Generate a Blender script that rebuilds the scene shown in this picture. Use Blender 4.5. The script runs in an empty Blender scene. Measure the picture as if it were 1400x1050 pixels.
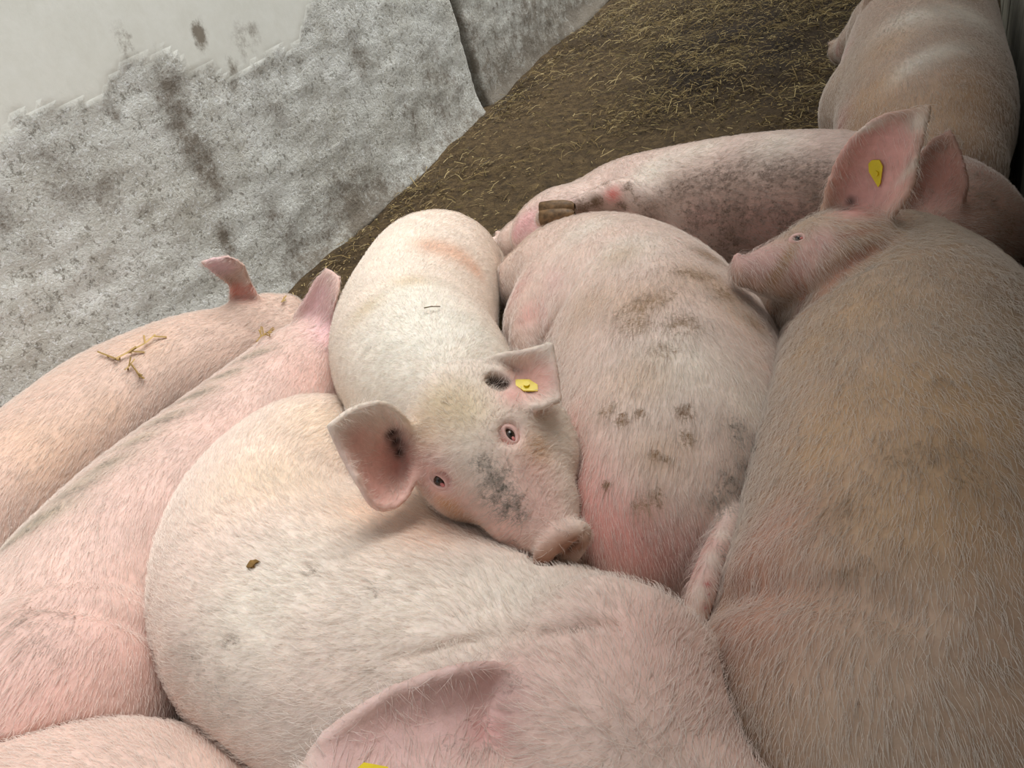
import bpy, math, random
import numpy as np
from mathutils import Vector, Matrix

random.seed(7)
rng = np.random.default_rng(11)
scene = bpy.context.scene
COL = scene.collection

# ------------------------------------------------------------------ camera
FPX, CX, CY = 1051.0, 700.0, 525.0
CAM = np.array([0.0, 0.0, 1.10])
_v = np.array([1330 - CX, -455 - CY, FPX])      # where lines along the pen run to
_n = np.array([1150 - CX, 1941 - CY, FPX])      # straight down
_Y = _v / np.linalg.norm(_v)
_D = _n - _n.dot(_Y) * _Y
_D /= np.linalg.norm(_D)
_X = np.cross(_Y, -_D)
ROT = np.array([_X, _Y, -_D])                   # world = ROT @ (right, down, forward)


def ray(px, py):
    r = ROT @ np.array([px - CX, py - CY, FPX])
    return r / np.linalg.norm(r)


def W(px, py, z=0.0, d=None):
    """world point seen at a pixel, at height z or at distance d"""
    r = ray(px, py)
    if d is None:
        d = (z - CAM[2]) / r[2]
    return CAM + d * r


def PROJ(p):
    c = (np.asarray(p) - CAM) @ ROT
    return np.stack([CX + FPX * c[..., 0] / c[..., 2], CY + FPX * c[..., 1] / c[..., 2], c[..., 2]], -1)


cd = bpy.data.cameras.new('camera')
cam = bpy.data.objects.new('camera', cd)
COL.objects.link(cam)
cd.sensor_fit = 'HORIZONTAL'
cd.sensor_width = 36.0
cd.lens = 36.0 * FPX / 1400.0
cd.clip_start = 0.02
m3 = np.stack([ROT[:, 0], -ROT[:, 1], -ROT[:, 2]], 1)
mw = Matrix.Identity(4)
for i in range(3):
    for j in range(3):
        mw[i][j] = m3[i, j]
    mw[i][3] = CAM[i]
cam.matrix_world = mw
scene.camera = cam

# ------------------------------------------------------------------ light
world = bpy.data.worlds.new('overcast_sky')
scene.world = world
world.use_nodes = True
bg = world.node_tree.nodes['Background']
bg.inputs['Color'].default_value = (0.93, 0.97, 1.0, 1)
bg.inputs['Strength'].default_value = 0.67
sd = bpy.data.lights.new('daylight', 'SUN')
sd.energy = 4.75
sd.angle = math.radians(48)
sd.color = (1.0, 0.985, 0.95)
sun = bpy.data.objects.new('daylight', sd)
COL.objects.link(sun)
sun.rotation_euler = Vector((0.30, 0.38, 1.0)).to_track_quat('Z', 'Y').to_euler()
vs = scene.view_settings
vs.view_transform = 'Standard'
vs.look = 'None'
vs.exposure = 0.0
vs.gamma = 1.0
vs.use_curve_mapping = False

# ------------------------------------------------------------------ helpers
VOX = 0.008
SHADE_X = -0.06  # left edge of the slab added overhead for shade
WALL_L, WALL_R = -1.97, 0.19


def s2l(c):
    c = np.asarray(c, float) / 255.0
    return np.where(c <= 0.04045, c / 12.92, ((c + 0.055) / 1.055) ** 2.4)


def L4(r, g, b):
    x = s2l((r, g, b))
    return (x[0], x[1], x[2], 1.0)


def link(name, data, parent=None, **props):
    o = bpy.data.objects.new(name, data)
    COL.objects.link(o)
    if parent is not None:
        o.parent = parent
    for k, v in props.items():
        o[k] = v
    return o


def mesh_np(name, verts, faces, mat=None, smooth=True):
    me = bpy.data.meshes.new(name)
    verts = np.ascontiguousarray(verts, np.float32)
    faces = np.asarray(faces, np.int32)
    k = faces.shape[1]
    me.vertices.add(len(verts))
    me.vertices.foreach_set('co', verts.ravel())
    me.loops.add(faces.size)
    me.loops.foreach_set('vertex_index', faces.ravel())
    me.polygons.add(len(faces))
    me.polygons.foreach_set('loop_start', np.arange(0, faces.size, k, dtype=np.int32))
    me.polygons.foreach_set('use_smooth', np.full(len(faces), smooth))
    me.update(calc_edges=True)
    me.validate()
    if mat:
        me.materials.append(mat)
    return me


def add_attr(me, name, arr, kind='FLOAT'):
    a = me.attributes.new(name, kind, 'POINT')
    if kind == 'FLOAT':
        a.data.foreach_set('value', np.ascontiguousarray(arr, np.float32))
    else:
        c = np.ones((len(arr), 4), np.float32)
        c[:, :3] = arr
        a.data.foreach_set('color', c.ravel())


_ph = rng.uniform(0, 6.28, (40, 3))
_dr = rng.normal(size=(40, 3))
_dr /= np.linalg.norm(_dr, axis=1, keepdims=True)


def wav(p, f, seed=0, n=6):
    """cheap smooth noise, about -1..1"""
    o = np.zeros(len(p), np.float32)
    for i in range(n):
        k = (seed * 5 + i) % 40
        q = p @ _dr[k].astype(np.float32) * f * (0.7 + 0.13 * i) + _ph[k, 0]
        o += np.sin(q + 1.3 * np.sin(p @ _dr[(k + 7) % 40].astype(np.float32) * f * 0.6 + _ph[k, 1]))
    return o / (n * 0.62)


# ---- node helpers
def mat_new(name):
    m = bpy.data.materials.new(name)
    m.use_nodes = True
    nt = m.node_tree
    return m, nt, nt.nodes['Principled BSDF']


def N(nt, kind, **kw):
    n = nt.nodes.new(kind)
    for k, v in kw.items():
        if k in n.inputs:
            n.inputs[k].default_value = v
        else:
            setattr(n, k, v)
    return n


def noise(nt, vec, scale, detail=4.0, rough=0.6):
    n = N(nt, 'ShaderNodeTexNoise', Scale=scale, Detail=detail, Roughness=rough)
    nt.links.new(vec, n.inputs['Vector'])
    return n.outputs['Fac']


def ramp(nt, fac, stops):
    n = nt.nodes.new('ShaderNodeValToRGB')
    el = n.color_ramp.elements
    while len(el) < len(stops):
        el.new(0.5)
    for e, (p, c) in zip(el, stops):
        e.position = p
        e.color = c if len(c) == 4 else (*c, 1)
    nt.links.new(fac, n.inputs['Fac'])
    return n.outputs['Color']


def grey(v):
    return (v, v, v, 1)


def mixc(nt, fac, a, b, mode='MIX'):
    n = nt.nodes.new('ShaderNodeMix')
    n.data_type = 'RGBA'
    n.blend_type = mode
    for sock, val in ((n.inputs[0], fac), (n.inputs[6], a), (n.inputs[7], b)):
        if isinstance(val, (tuple, float, int)):
            sock.default_value = val
        else:
            nt.links.new(val, sock)
    return n.outputs[2]


def math_(nt, op, a, b=0.0, clamp=False):
    n = nt.nodes.new('ShaderNodeMath')
    n.operation = op
    n.use_clamp = clamp
    for sock, val in ((n.inputs[0], a), (n.inputs[1], b)):
        if isinstance(val, (float, int)):
            sock.default_value = val
        else:
            nt.links.new(val, sock)
    return n.outputs[0]


def attr(nt, name):
    n = nt.nodes.new('ShaderNodeAttribute')
    n.attribute_name = name
    return n


def objco(nt):
    return nt.nodes.new('ShaderNodeTexCoord').outputs['Object']


def bump(nt, bs, h, strength, dist=0.01):
    b = N(nt, 'ShaderNodeBump', Strength=strength, Distance=dist)
    nt.links.new(h, b.inputs['Height'])
    nt.links.new(b.outputs['Normal'], bs.inputs['Normal'])


# ------------------------------------------------------------------ materials
def pig_material():
    m, nt, bs = mat_new('pig_skin')
    co = objco(nt)
    col = attr(nt, 'skin').outputs['Color']
    gr = attr(nt, 'grime').outputs['Fac']
    gcol = attr(nt, 'grimecol').outputs['Color']
    n1 = noise(nt, co, 14, 5, 0.62)
    n2 = noise(nt, co, 75, 4, 0.7)
    n3 = noise(nt, co, 240, 3, 0.7)
    v1 = ramp(nt, n1, [(0.3, grey(0.86)), (0.7, grey(1.08))])
    c = mixc(nt, 1.0, col, v1, 'MULTIPLY')
    v2 = ramp(nt, n2, [(0.3, (0.90, 0.87, 0.84)), (0.7, (1.07, 1.07, 1.07))])
    c = mixc(nt, 1.0, c, v2, 'MULTIPLY')
    # grime breaks up along noise
    t = math_(nt, 'ADD', math_(nt, 'MULTIPLY', n2, 1.1), math_(nt, 'MULTIPLY', n3, 0.6))
    t = math_(nt, 'SUBTRACT', t, 0.85)
    g = math_(nt, 'ADD', math_(nt, 'MULTIPLY', t, 2.6), gr)
    g = math_(nt, 'MULTIPLY', math_(nt, 'SUBTRACT', g, 0.30), 1.25, True)
    g = math_(nt, 'MULTIPLY', g, math_(nt, 'MULTIPLY', gr, 2.6, True))
    c = mixc(nt, math_(nt, 'MULTIPLY', g, 0.9), c, gcol)
    nt.links.new(c, bs.inputs['Base Color'])
    bs.inputs['Roughness'].default_value = 0.58
    bs.inputs['Specular IOR Level'].default_value = 0.32
    bs.inputs['Subsurface Weight'].default_value = 0.12
    bs.inputs['Subsurface Radius'].default_value = (0.012, 0.005, 0.003)
    bs.inputs['Subsurface Scale'].default_value = 1.0
    hh = math_(nt, 'ADD', math_(nt, 'MULTIPLY', n2, 1.0), math_(nt, 'MULTIPLY', n3, 0.5))
    bump(nt, bs, hh, 0.22, 0.005)
    return m


def hair_material():
    m, nt, bs = mat_new('bristle')
    c = attr(nt, 'haircol').outputs['Color']
    nt.links.new(c, bs.inputs['Base Color'])
    bs.inputs['Roughness'].default_value = 0.5
    bs.inputs['Specular IOR Level'].default_value = 0.3
    return m


def plain(name, rgb, rough=0.6, scale=60, amp=0.15, spec=0.4, bmp=0.15):
    m, nt, bs = mat_new(name)
    co = objco(nt)
    n = noise(nt, co, scale, 4, 0.6)
    c = s2l(rgb)
    lo = tuple(np.clip(c * (1 - amp * 2), 0, 1)) + (1,)
    hi = tuple(np.clip(c * (1 + amp * 2), 0, 1)) + (1,)
    nt.links.new(ramp(nt, n, [(0.3, lo), (0.7, hi)]), bs.inputs['Base Color'])
    bs.inputs['Roughness'].default_value = rough
    bs.inputs['Specular IOR Level'].default_value = spec
    bump(nt, bs, n, bmp, 0.004)
    return m


def wall_material():
    m, nt, bs = mat_new('worn_concrete')
    co = objco(nt)
    smooth = attr(nt, 'plaster').outputs['Fac']
    dirt = attr(nt, 'dirt').outputs['Fac']
    n0 = noise(nt, co, 3.0, 6, 0.65)
    n1 = noise(nt, co, 16, 6, 0.7)
    n2 = noise(nt, co, 46, 6, 0.78)
    n3 = noise(nt, co, 95, 4, 0.75)
    base = ramp(nt, n1, [(0.30, L4(196, 196, 189)), (0.52, L4(224, 226, 221)), (0.72, L4(236, 238, 235))])
    base = mixc(nt, math_(nt, 'MULTIPLY', ramp(nt, n0, [(0.45, grey(0)), (0.70, grey(1))]), 0.45), base, L4(182, 176, 160))
    # exposed aggregate: dark pits and pale chips
    pits = ramp(nt, n2, [(0.39, grey(1)), (0.47, grey(0))])
    chips = ramp(nt, n3, [(0.55, grey(0)), (0.62, grey(1))])
    rough = mixc(nt, math_(nt, 'MULTIPLY', pits, 0.7), base, L4(112, 106, 94))
    rough = mixc(nt, math_(nt, 'MULTIPLY', chips, 0.8), rough, L4(246, 249, 250))
    pl = mixc(nt, 0.5, L4(224, 226, 219), ramp(nt, n1, [(0.35, L4(214, 215, 207)), (0.65, L4(229, 231, 226))]))
    c = mixc(nt, smooth, rough, pl)
    dm = math_(nt, 'ADD', dirt, math_(nt, 'MULTIPLY', math_(nt, 'SUBTRACT', n1, 0.5), 2.6))
    dm = math_(nt, 'ADD', dm, math_(nt, 'MULTIPLY', math_(nt, 'SUBTRACT', n2, 0.5), 2.6))
    dm = math_(nt, 'MULTIPLY', math_(nt, 'SUBTRACT', dm, 0.12), 1.15, True)
    dm = math_(nt, 'MULTIPLY', dm, math_(nt, 'MULTIPLY', dirt, 3.0, True))
    c = mixc(nt, math_(nt, 'MULTIPLY', dm, 0.85), c, mixc(nt, n2, L4(124, 112, 96), L4(96, 84, 70)))
    nt.links.new(c, bs.inputs['Base Color'])
    bs.inputs['Roughness'].default_value = 0.85
    bs.inputs['Specular IOR Level'].default_value = 0.25
    hh = math_(nt, 'ADD', math_(nt, 'MULTIPLY', n2, 1.0), math_(nt, 'MULTIPLY', n3, 0.6))
    inv = math_(nt, 'SUBTRACT', 1.05, smooth)
    bump(nt, bs, math_(nt, 'MULTIPLY', hh, inv), 0.8, 0.012)
    return m


def floor_material():
    m, nt, bs = mat_new('trodden_dung')
    co = objco(nt)
    n0 = noise(nt, co, 2.2, 5, 0.6)
    n1 = noise(nt, co, 22, 6, 0.72)
    n2 = noise(nt, co, 110, 4, 0.7)
    a = ramp(nt, n1, [(0.28, L4(44, 34, 22)), (0.5, L4(86, 69, 45)), (0.75, L4(118, 98, 66))])
    b = ramp(nt, n2, [(0.3, grey(0.62)), (0.7, grey(1.2))])
    c = mixc(nt, 1.0, a, b, 'MULTIPLY')
    wet = attr(nt, 'wet').outputs['Fac']
    c = mixc(nt, math_(nt, 'MULTIPLY', wet, 0.9, True), c, L4(42, 32, 22))
    nt.links.new(c, bs.inputs['Base Color'])
    bs.inputs['Roughness'].default_value = 0.8
    bs.inputs['Specular IOR Level'].default_value = 0.25
    bump(nt, bs, math_(nt, 'ADD', n1, math_(nt, 'MULTIPLY', n2, 0.6)), 0.9, 0.02)
    return m


def straw_material():
    m, nt, bs = mat_new('straw')
    c = attr(nt, 'strawcol').outputs['Color']
    nt.links.new(c, bs.inputs['Base Color'])
    bs.inputs['Roughness'].default_value = 0.5
    bs.inputs['Specular IOR Level'].default_value = 0.4
    return m


M_PIG = pig_material()
M_HAIR = hair_material()
M_WALL = wall_material()
M_FLOOR = floor_material()
M_STRAW = straw_material()
M_TAG = plain('yellow_plastic', (226, 200, 20), 0.35, 40, 0.05, 0.5, 0.02)
M_EYE = plain('eye_dark', (58, 44, 34), 0.08, 90, 0.25, 0.7, 0.0)
M_PUPIL = plain('pupil_black', (9, 8, 8), 0.05, 90, 0.1, 0.7, 0.0)
M_HOOF = plain('hoof_horn', (106, 82, 56), 0.55, 70, 0.3, 0.3, 0.4)
M_DARK = plain('joint_filler', (70, 60, 50), 0.9, 40, 0.3, 0.2, 0.5)
M_RWALL = plain('grey_board', (150, 146, 132), 0.8, 9, 0.18, 0.2, 0.3)
M_SHADE_SLAB = plain('shade_board', (92, 84, 74), 0.9, 9, 0.2, 0.2, 0.3)  # for the unseen slab added to shade the right
M_DUNG = plain('dry_dung', (112, 90, 52), 0.9, 60, 0.35, 0.2, 0.6)
M_DRYLEAF = plain('dry_leaf', (128, 98, 56), 0.8, 60, 0.3, 0.2, 0.4)

# ------------------------------------------------------------------ setting
# floor
nx, ny = 140, 330
xs = np.linspace(WALL_L - 0.05, WALL_R + 0.05, nx)
ys = np.linspace(-0.6, 7.0, ny)
gx, gy = np.meshgrid(xs, ys, indexing='ij')
fp = np.stack([gx.ravel(), gy.ravel(), np.zeros(gx.size)], 1).astype(np.float32)


def clump(px, py, r, amp):
    c = W(px, py, 0.0)
    return c[0], c[1], r, amp


CLUMPS = [clump(960, 60, 0.26, 1), clump(1010, 75, 0.3, 1), clump(940, 125, 0.2, .8), clump(700, 130, 0.12, .9),
          clump(1080, 90, 0.25, .8), clump(1100, 150, 0.2, .6), clump(900, 20, .3, .6), clump(1040, 20, .4, .8),
          clump(1150, 20, .5, .9), clump(800, 60, .25, .5), clump(470, 350, .12, .6), clump(560, 270, .12, .5)]
wet = np.zeros(len(fp), np.float32)
for (x, y, r, a_) in CLUMPS:
    wet += a_ * np.exp(-((fp[:, 0] - x) ** 2 + ((fp[:, 1] - y) * 0.7) ** 2) / r ** 2)
wet = np.clip(wet, 0, 1.3)
fp[:, 2] = 0.012 * wav(fp, 9, 1) + 0.007 * wav(fp, 31, 2) + 0.045 * wet * (0.6 + 0.5 * wav(fp, 14, 3)) - 0.004
ii = np.arange(nx * ny).reshape(nx, ny)
ff = np.stack([ii[:-1, :-1], ii[1:, :-1], ii[1:, 1:], ii[:-1, 1:]], -1).reshape(-1, 4)
me = mesh_np('floor', fp, ff, M_FLOOR)
add_attr(me, 'wet', wet * (0.75 + 0.3 * wav(fp, 17, 4)))
link('floor', me, kind='structure')


def floor_z(x, y):
    i = np.clip(np.round((x - xs[0]) / (xs[1] - xs[0])).astype(int), 0, nx - 1)
    j = np.clip(np.round((y - ys[0]) / (ys[1] - ys[0])).astype(int), 0, ny - 1)
    return fp[:, 2].reshape(nx, ny)[i, j]


# left wall: a core slab carrying two cast panels with an open joint between them
def box_mesh(name, lo, hi, mat):
    lo, hi = np.array(lo, float), np.array(hi, float)
    v = np.array([[(lo, hi)[(i >> k) & 1][k] for k in range(3)] for i in range(8)])
    f = [(0, 2, 3, 1), (4, 5, 7, 6), (0, 1, 5, 4), (2, 6, 7, 3), (0, 4, 6, 2), (1, 3, 7, 5)]
    return mesh_np(name, v, f, mat, False)


wall_left = link('wall_left', box_mesh('wall_left', (WALL_L - 0.25, -1.2, -0.1), (WALL_L - 0.05, 7.5, 1.75), M_DARK), kind='structure')


def wall_yz(px, py):
    r = ray(px, py)
    d = (WALL_L - CAM[0]) / r[0]
    p = CAM + d * r
    return p[1], p[2]


JY = wall_yz(648, 95)[0]
PLASTER = [wall_yz(*q) for q in ((-400, 330), (-10, 188), (60, 165), (130, 132), (168, 84), (215, 74), (262, 100), (330, 96), (400, 60), (440, -20), (500, -400), (-400, -400))]


def in_poly(y, z, poly):
    ins = np.zeros(len(y), bool)
    n = len(poly)
    for i in range(n):
        y0, z0 = poly[i]
        y1, z1 = poly[(i + 1) % n]
        c = ((z0 > z) != (z1 > z)) & (y < (y1 - y0) * (z - z0) / (z1 - z0 + 1e-9) + y0)
        ins ^= c
    return ins


def poly_dist(y, z, poly):
    d = np.full(len(y), 9.0)
    n = len(poly)
    for i in range(n):
        a = np.array(poly[i]); b = np.array(poly[(i + 1) % n])
        ba = b - a
        t = np.clip(((y - a[0]) * ba[0] + (z - a[1]) * ba[1]) / (ba @ ba), 0, 1)
        d = np.minimum(d, np.hypot(y - a[0] - t * ba[0], z - a[1] - t * ba[1]))
    return np.where(in_poly(y, z, poly), d, -d)


WDIRT = [(228, 112, .05, .6), (240, 150, .055, .5), (262, 195, .06, .55), (285, 232, .055, .55), (295, 250, .03, .5), (485, 68, .06, .5), (498, 88, .05, .4),
         (268, 40, .018, 1.2), (270, 55, .018, 1.2), (315, 92, .02, .7), (318, 118, .018, .6), (130, 245, .10, .35), (70, 240, .07, .4), (20, 310, .06, .5),
         (310, 327, .03, .9), (370, 145, .05, .4), (375, 290, .05, .4), (480, 290, .12, .55), (520, 260, .09, .5), (560, 170, .10, .45), (440, 340, .10, .55),
         (500, 320, .09, .6), (600, 130, .16, .35), (410, 370, .10, .5), (170, 60, .03, .5), (640, 60, .1, .2), (330, 60, .04, .35), (345, 45, .03, .3), (155, 155, .02, .6)]


def wall_panel(y0, y1, z1, setback, seed):
    h = 0.016
    n_y, n_z = int((y1 - y0) / h) + 1, int(z1 / h) + 1
    Y, Z = np.meshgrid(np.linspace(y0, y1, n_y), np.linspace(-0.02, z1, n_z), indexing='ij')
    y, z = Y.ravel(), Z.ravel()
    p = np.stack([np.zeros_like(y), y, z], 1).astype(np.float32)
    pd = poly_dist(y, z, PLASTER) + 0.022 * wav(p, 28, 5) + 0.012 * wav(p, 80, 6)
    plaster = np.clip(pd / 0.016 + 0.5, 0, 1)
    x = WALL_L + setback + 0.006 * plaster + (1 - plaster) * (0.004 * wav(p, 36, 7) + 0.003 * wav(p, 90, 8)) + 0.007 * wav(p, 3.5, 9)
    x += 0.05 * np.exp(-np.clip(z, 0, 1) / 0.05) * (0.5 + 0.35 * wav(p, 7, 10))      # concrete foot
    dirt = np.zeros(len(y), np.float32)
    for (px, py, r, a_) in WDIRT:
        cy_, cz_ = wall_yz(px, py)
        dirt += a_ * np.exp(-(((y - cy_) ** 2 + ((z - cz_) * 0.7) ** 2) / r ** 2))
    dirt += 0.75 * np.exp(-np.clip(z, 0, 2) / 0.10) * (0.55 + 0.45 * wav(p, 6, 11))
    dirt += 0.20 * np.clip(wav(p, 8, 12), 0, 1) * (1 - plaster)
    if setback < 0:
        dirt += 0.55 * np.clip(1.1 - z / 0.6, 0, 1) + 0.16
    # chamfer to the joint and a closed body
    e = np.minimum(y - y0, y1 - y)
    x -= np.where(e < 0.012, 0.012 - e, 0) * 1.0
    front = np.stack([x, y, z], 1)
    idx = np.arange(n_y * n_z).reshape(n_y, n_z)
    f = np.stack([idx[:-1, :-1], idx[1:, :-1], idx[1:, 1:], idx[:-1, 1:]], -1).reshape(-1, 4)
    rim = np.concatenate([idx[:, 0], idx[-1, 1:], idx[-2::-1, -1], idx[0, -2:0:-1]])
    back = front[rim].copy()
    back[:, 0] = WALL_L - 0.05
    b0 = len(front)
    k = len(rim)
    r2 = np.stack([rim, b0 + np.arange(k), b0 + (np.arange(k) + 1) % k, np.roll(rim, -1)], 1)
    me = mesh_np('panel', np.concatenate([front, back]), np.concatenate([f, r2]), M_WALL)
    pad = np.zeros(k, np.float32)
    add_attr(me, 'plaster', np.concatenate([plaster.astype(np.float32), pad]))
    add_attr(me, 'dirt', np.concatenate([np.clip(dirt, 0, 1.5).astype(np.float32), pad + 0.6]))
    return link('panel', me, wall_left)


wall_panel(-0.9, JY - 0.04, 1.7, 0.0, 1)
wall_panel(JY + 0.04, 7.0, 1.7, -0.015, 2)

# right wall: upright boards, carried up out of view to shade this side
wall_right = link('wall_right', box_mesh('wall_right', (WALL_R + 0.03, -1.0, -0.1), (WALL_R + 0.12, 7.5, 2.25), M_RWALL), kind='structure')
bd = None
yb = -0.9
while yb < 6.8:
    wdt = 0.20
    if bd is None:
        bd = box_mesh('board', (0, 0.004, -0.05), (0.032, wdt - 0.004, 2.24), M_RWALL)
    o = link('board', bd, wall_right)
    o.location = (WALL_R + 0.003 * random.random(), yb, 0)
    yb += wdt
# far wall closes the pen, an unseen slab is added overhead on the right to shade that side
link('wall_far', box_mesh('wall_far', (WALL_L - 0.25, 7.0, -0.1), (WALL_R + 0.4, 7.15, 1.75), M_RWALL), kind='structure')
link('shade_slab', box_mesh('shade_slab', (SHADE_X, -2.5, 2.25), (3.5, 8.5, 2.33), M_SHADE_SLAB), kind='structure')


# ------------------------------------------------------------------ animals: smooth solid modelling on a grid
F32 = np.float32


def catmull(nodes, per=5):
    n = np.asarray(nodes, float)
    p = np.concatenate([[2 * n[0] - n[1]], n, [2 * n[-1] - n[-2]]])
    p[0, 3], p[-1, 3] = n[0, 3], n[-1, 3]
    out = []
    for i in range(1, len(p) - 2):
        for t in np.linspace(0, 1, per, endpoint=False):
            a, b, c, d = p[i - 1], p[i], p[i + 1], p[i + 2]
            out.append(0.5 * ((2 * b) + (c - a) * t + (2 * a - 5 * b + 4 * c - d) * t * t + (3 * b - a - 3 * c + d) * t ** 3))
    out.append(n[-1])
    return np.array(out)


def smin(a, b, k):
    h = np.clip(0.5 + 0.5 * (b - a) / k, 0, 1)
    return b * (1 - h) + a * h - k * h * (1 - h)


def smax(a, b, k):
    return -smin(-a, -b, k)


class Tube:
    def __init__(s, nodes, per=5, flat=1.0):
        s.c = catmull(nodes, per).astype(F32)
        s.lo = (s.c[:, :3] - s.c[:, 3:]).min(0)
        s.hi = (s.c[:, :3] + s.c[:, 3:]).max(0)

    def __call__(s, p):
        best = np.full(len(p), 1e3, F32)
        for a, b in zip(s.c[:-1], s.c[1:]):
            ba = b[:3] - a[:3]
            pa = p - a[:3]
            t = np.clip(pa @ ba / max(ba @ ba, 1e-9), 0, 1)
            q = pa - t[:, None] * ba
            d = np.sqrt(np.einsum('ij,ij->i', q, q)) - (a[3] + t * (b[3] - a[3]))
            np.minimum(best, d, out=best)
        return best


class Ell:
    def __init__(s, c, axes, rad):
        s.c = np.asarray(c, F32)
        s.A = np.asarray(axes, F32)
        s.r = np.asarray(rad, F32)
        m = s.r.max()
        s.lo, s.hi = s.c - m, s.c + m

    def __call__(s, p):
        q = (p - s.c) @ s.A.T
        k0 = np.sqrt((q / s.r) ** 2 @ np.ones(3, F32))
        k1 = np.sqrt((q / s.r ** 2) ** 2 @ np.ones(3, F32)) + 1e-6
        return k0 * (k0 - 1) / k1


class Sheet:
    """an ear: a curved leaf given by rows (left edge, right edge, hollow) from root to tip"""

    def __init__(s, rows, thick=0.0080, nu=22, nv=32, away=None):
        R = []
        for (l, r, cup) in rows:
            l, r = np.asarray(l, float), np.asarray(r, float)
            R.append(np.concatenate([l, r, [cup]]))
        R = np.array(R)
        x = np.linspace(0, len(R) - 1, nv)
        P = np.concatenate([[2 * R[0] - R[1]], R, [2 * R[-1] - R[-2]]])
        pts, th = [], []
        for v in x:
            i = min(int(v), len(R) - 2)
            t = v - i
            a, b, c, d = P[i], P[i + 1], P[i + 2], P[i + 3]
            q = 0.5 * ((2 * b) + (c - a) * t + (2 * a - 5 * b + 4 * c - d) * t * t + (3 * b - a - 3 * c + d) * t ** 3)
            l, r, cup = q[:3], q[3:6], q[6]
            mid = (l + r) / 2
            aw = (mid - CAM) / np.linalg.norm(mid - CAM) if away is None else away
            for u in np.linspace(0, 1, nu):
                pts.append(l + (r - l) * u + aw * cup * (1 - abs(2 * u - 1) ** 2.2))
                th.append(thick * (1.0 - 0.2 * v / (len(R) - 1)) * (0.8 + 0.2 * (1 - abs(2 * u - 1))))
        s.p = np.array(pts, F32)
        s.t = np.array(th, F32)
        g = s.p.reshape(nv, nu, 3)
        s.tu = np.gradient(g, axis=1).reshape(-1, 3)
        s.tv = np.gradient(g, axis=0).reshape(-1, 3)
        s.lu = 0.62 / np.maximum((s.tu ** 2).sum(1), 1e-9)
        s.lu = 1 / np.maximum((s.tu ** 2).sum(1), 1e-9)
        s.lv = 1 / np.maximum((s.tv ** 2).sum(1), 1e-9)
        s.sq = (s.p ** 2).sum(1)
        s.lo, s.hi = s.p.min(0) - 0.02, s.p.max(0) + 0.02

    def __call__(s, p):
        d = np.full(len(p), 0.2, F32)
        m = np.all((p > s.lo - 0.03) & (p < s.hi + 0.03), 1)
        idx = np.nonzero(m)[0]
        for k in range(0, len(idx), 8000):
            q = p[idx[k:k + 8000]]
            j = np.argmin(s.sq[None] - 2 * q @ s.p.T, 1)
            w = q - s.p[j]
            a = np.clip((w * s.tu[j]).sum(1) * s.lu[j], -.6, .6)
            b = np.clip((w * s.tv[j]).sum(1) * s.lv[j], -.6, .6)
            w = w - a[:, None] * s.tu[j] - b[:, None] * s.tv[j]
            d[idx[k:k + 8000]] = np.sqrt((w * w).sum(1)) - s.t[j]
        return d


class Pig:
    def __init__(s, name, spine, vox=VOX, rank=0.0, seed=0):
        s.name, s.vox, s.rank, s.seed = name, vox, rank, seed
        s.spine = np.asarray(spine, float)
        s.ops = []
        s.add(Tube(spine), 0.0)

    def add(s, prim, k=0.03, op='u'):
        s.ops.append((op, prim, k))
        return prim

    def bounds(s):
        lo = np.min([p.lo for o, p, k in s.ops if o == 'u'], 0)
        hi = np.max([p.hi for o, p, k in s.ops if o == 'u'], 0)
        return lo, hi

    def raw(s, p):
        d = None
        for op, prim, k in s.ops:
            v = prim(p)
            if d is None:
                d = v + 0.0035 * wav(p, 16, s.seed, 4)
            elif op == 'u':
                d = smin(d, v, k)
            else:
                d = smax(d, -v, k)
        return d

    def field(s, p, others):
        d = s.raw(p)
        for o in others:
            lo, hi = o.bounds()
            m = np.all((p > lo - 0.06) & (p < hi + 0.06), 1) & (d < 0.06)
            if m.any():
                e = o.raw(p[m])
                b = o.rank - s.rank
                if b > 0.7:      # the heavier-lying pig keeps its shape, this one gives way
                    d[m] = smax(d[m], 0.002 - e, 0.012)
                elif b > -0.7:
                    d[m] = np.maximum(d[m], (d[m] - e) * 0.5 + 0.0012)
        d = np.maximum(d, 0.012 - p[:, 2])
        d = smax(d, (WALL_L + 0.03) - p[:, 0], 0.02)
        d = smax(d, p[:, 0] - (WALL_R - 0.006), 0.02)
        return d


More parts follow.
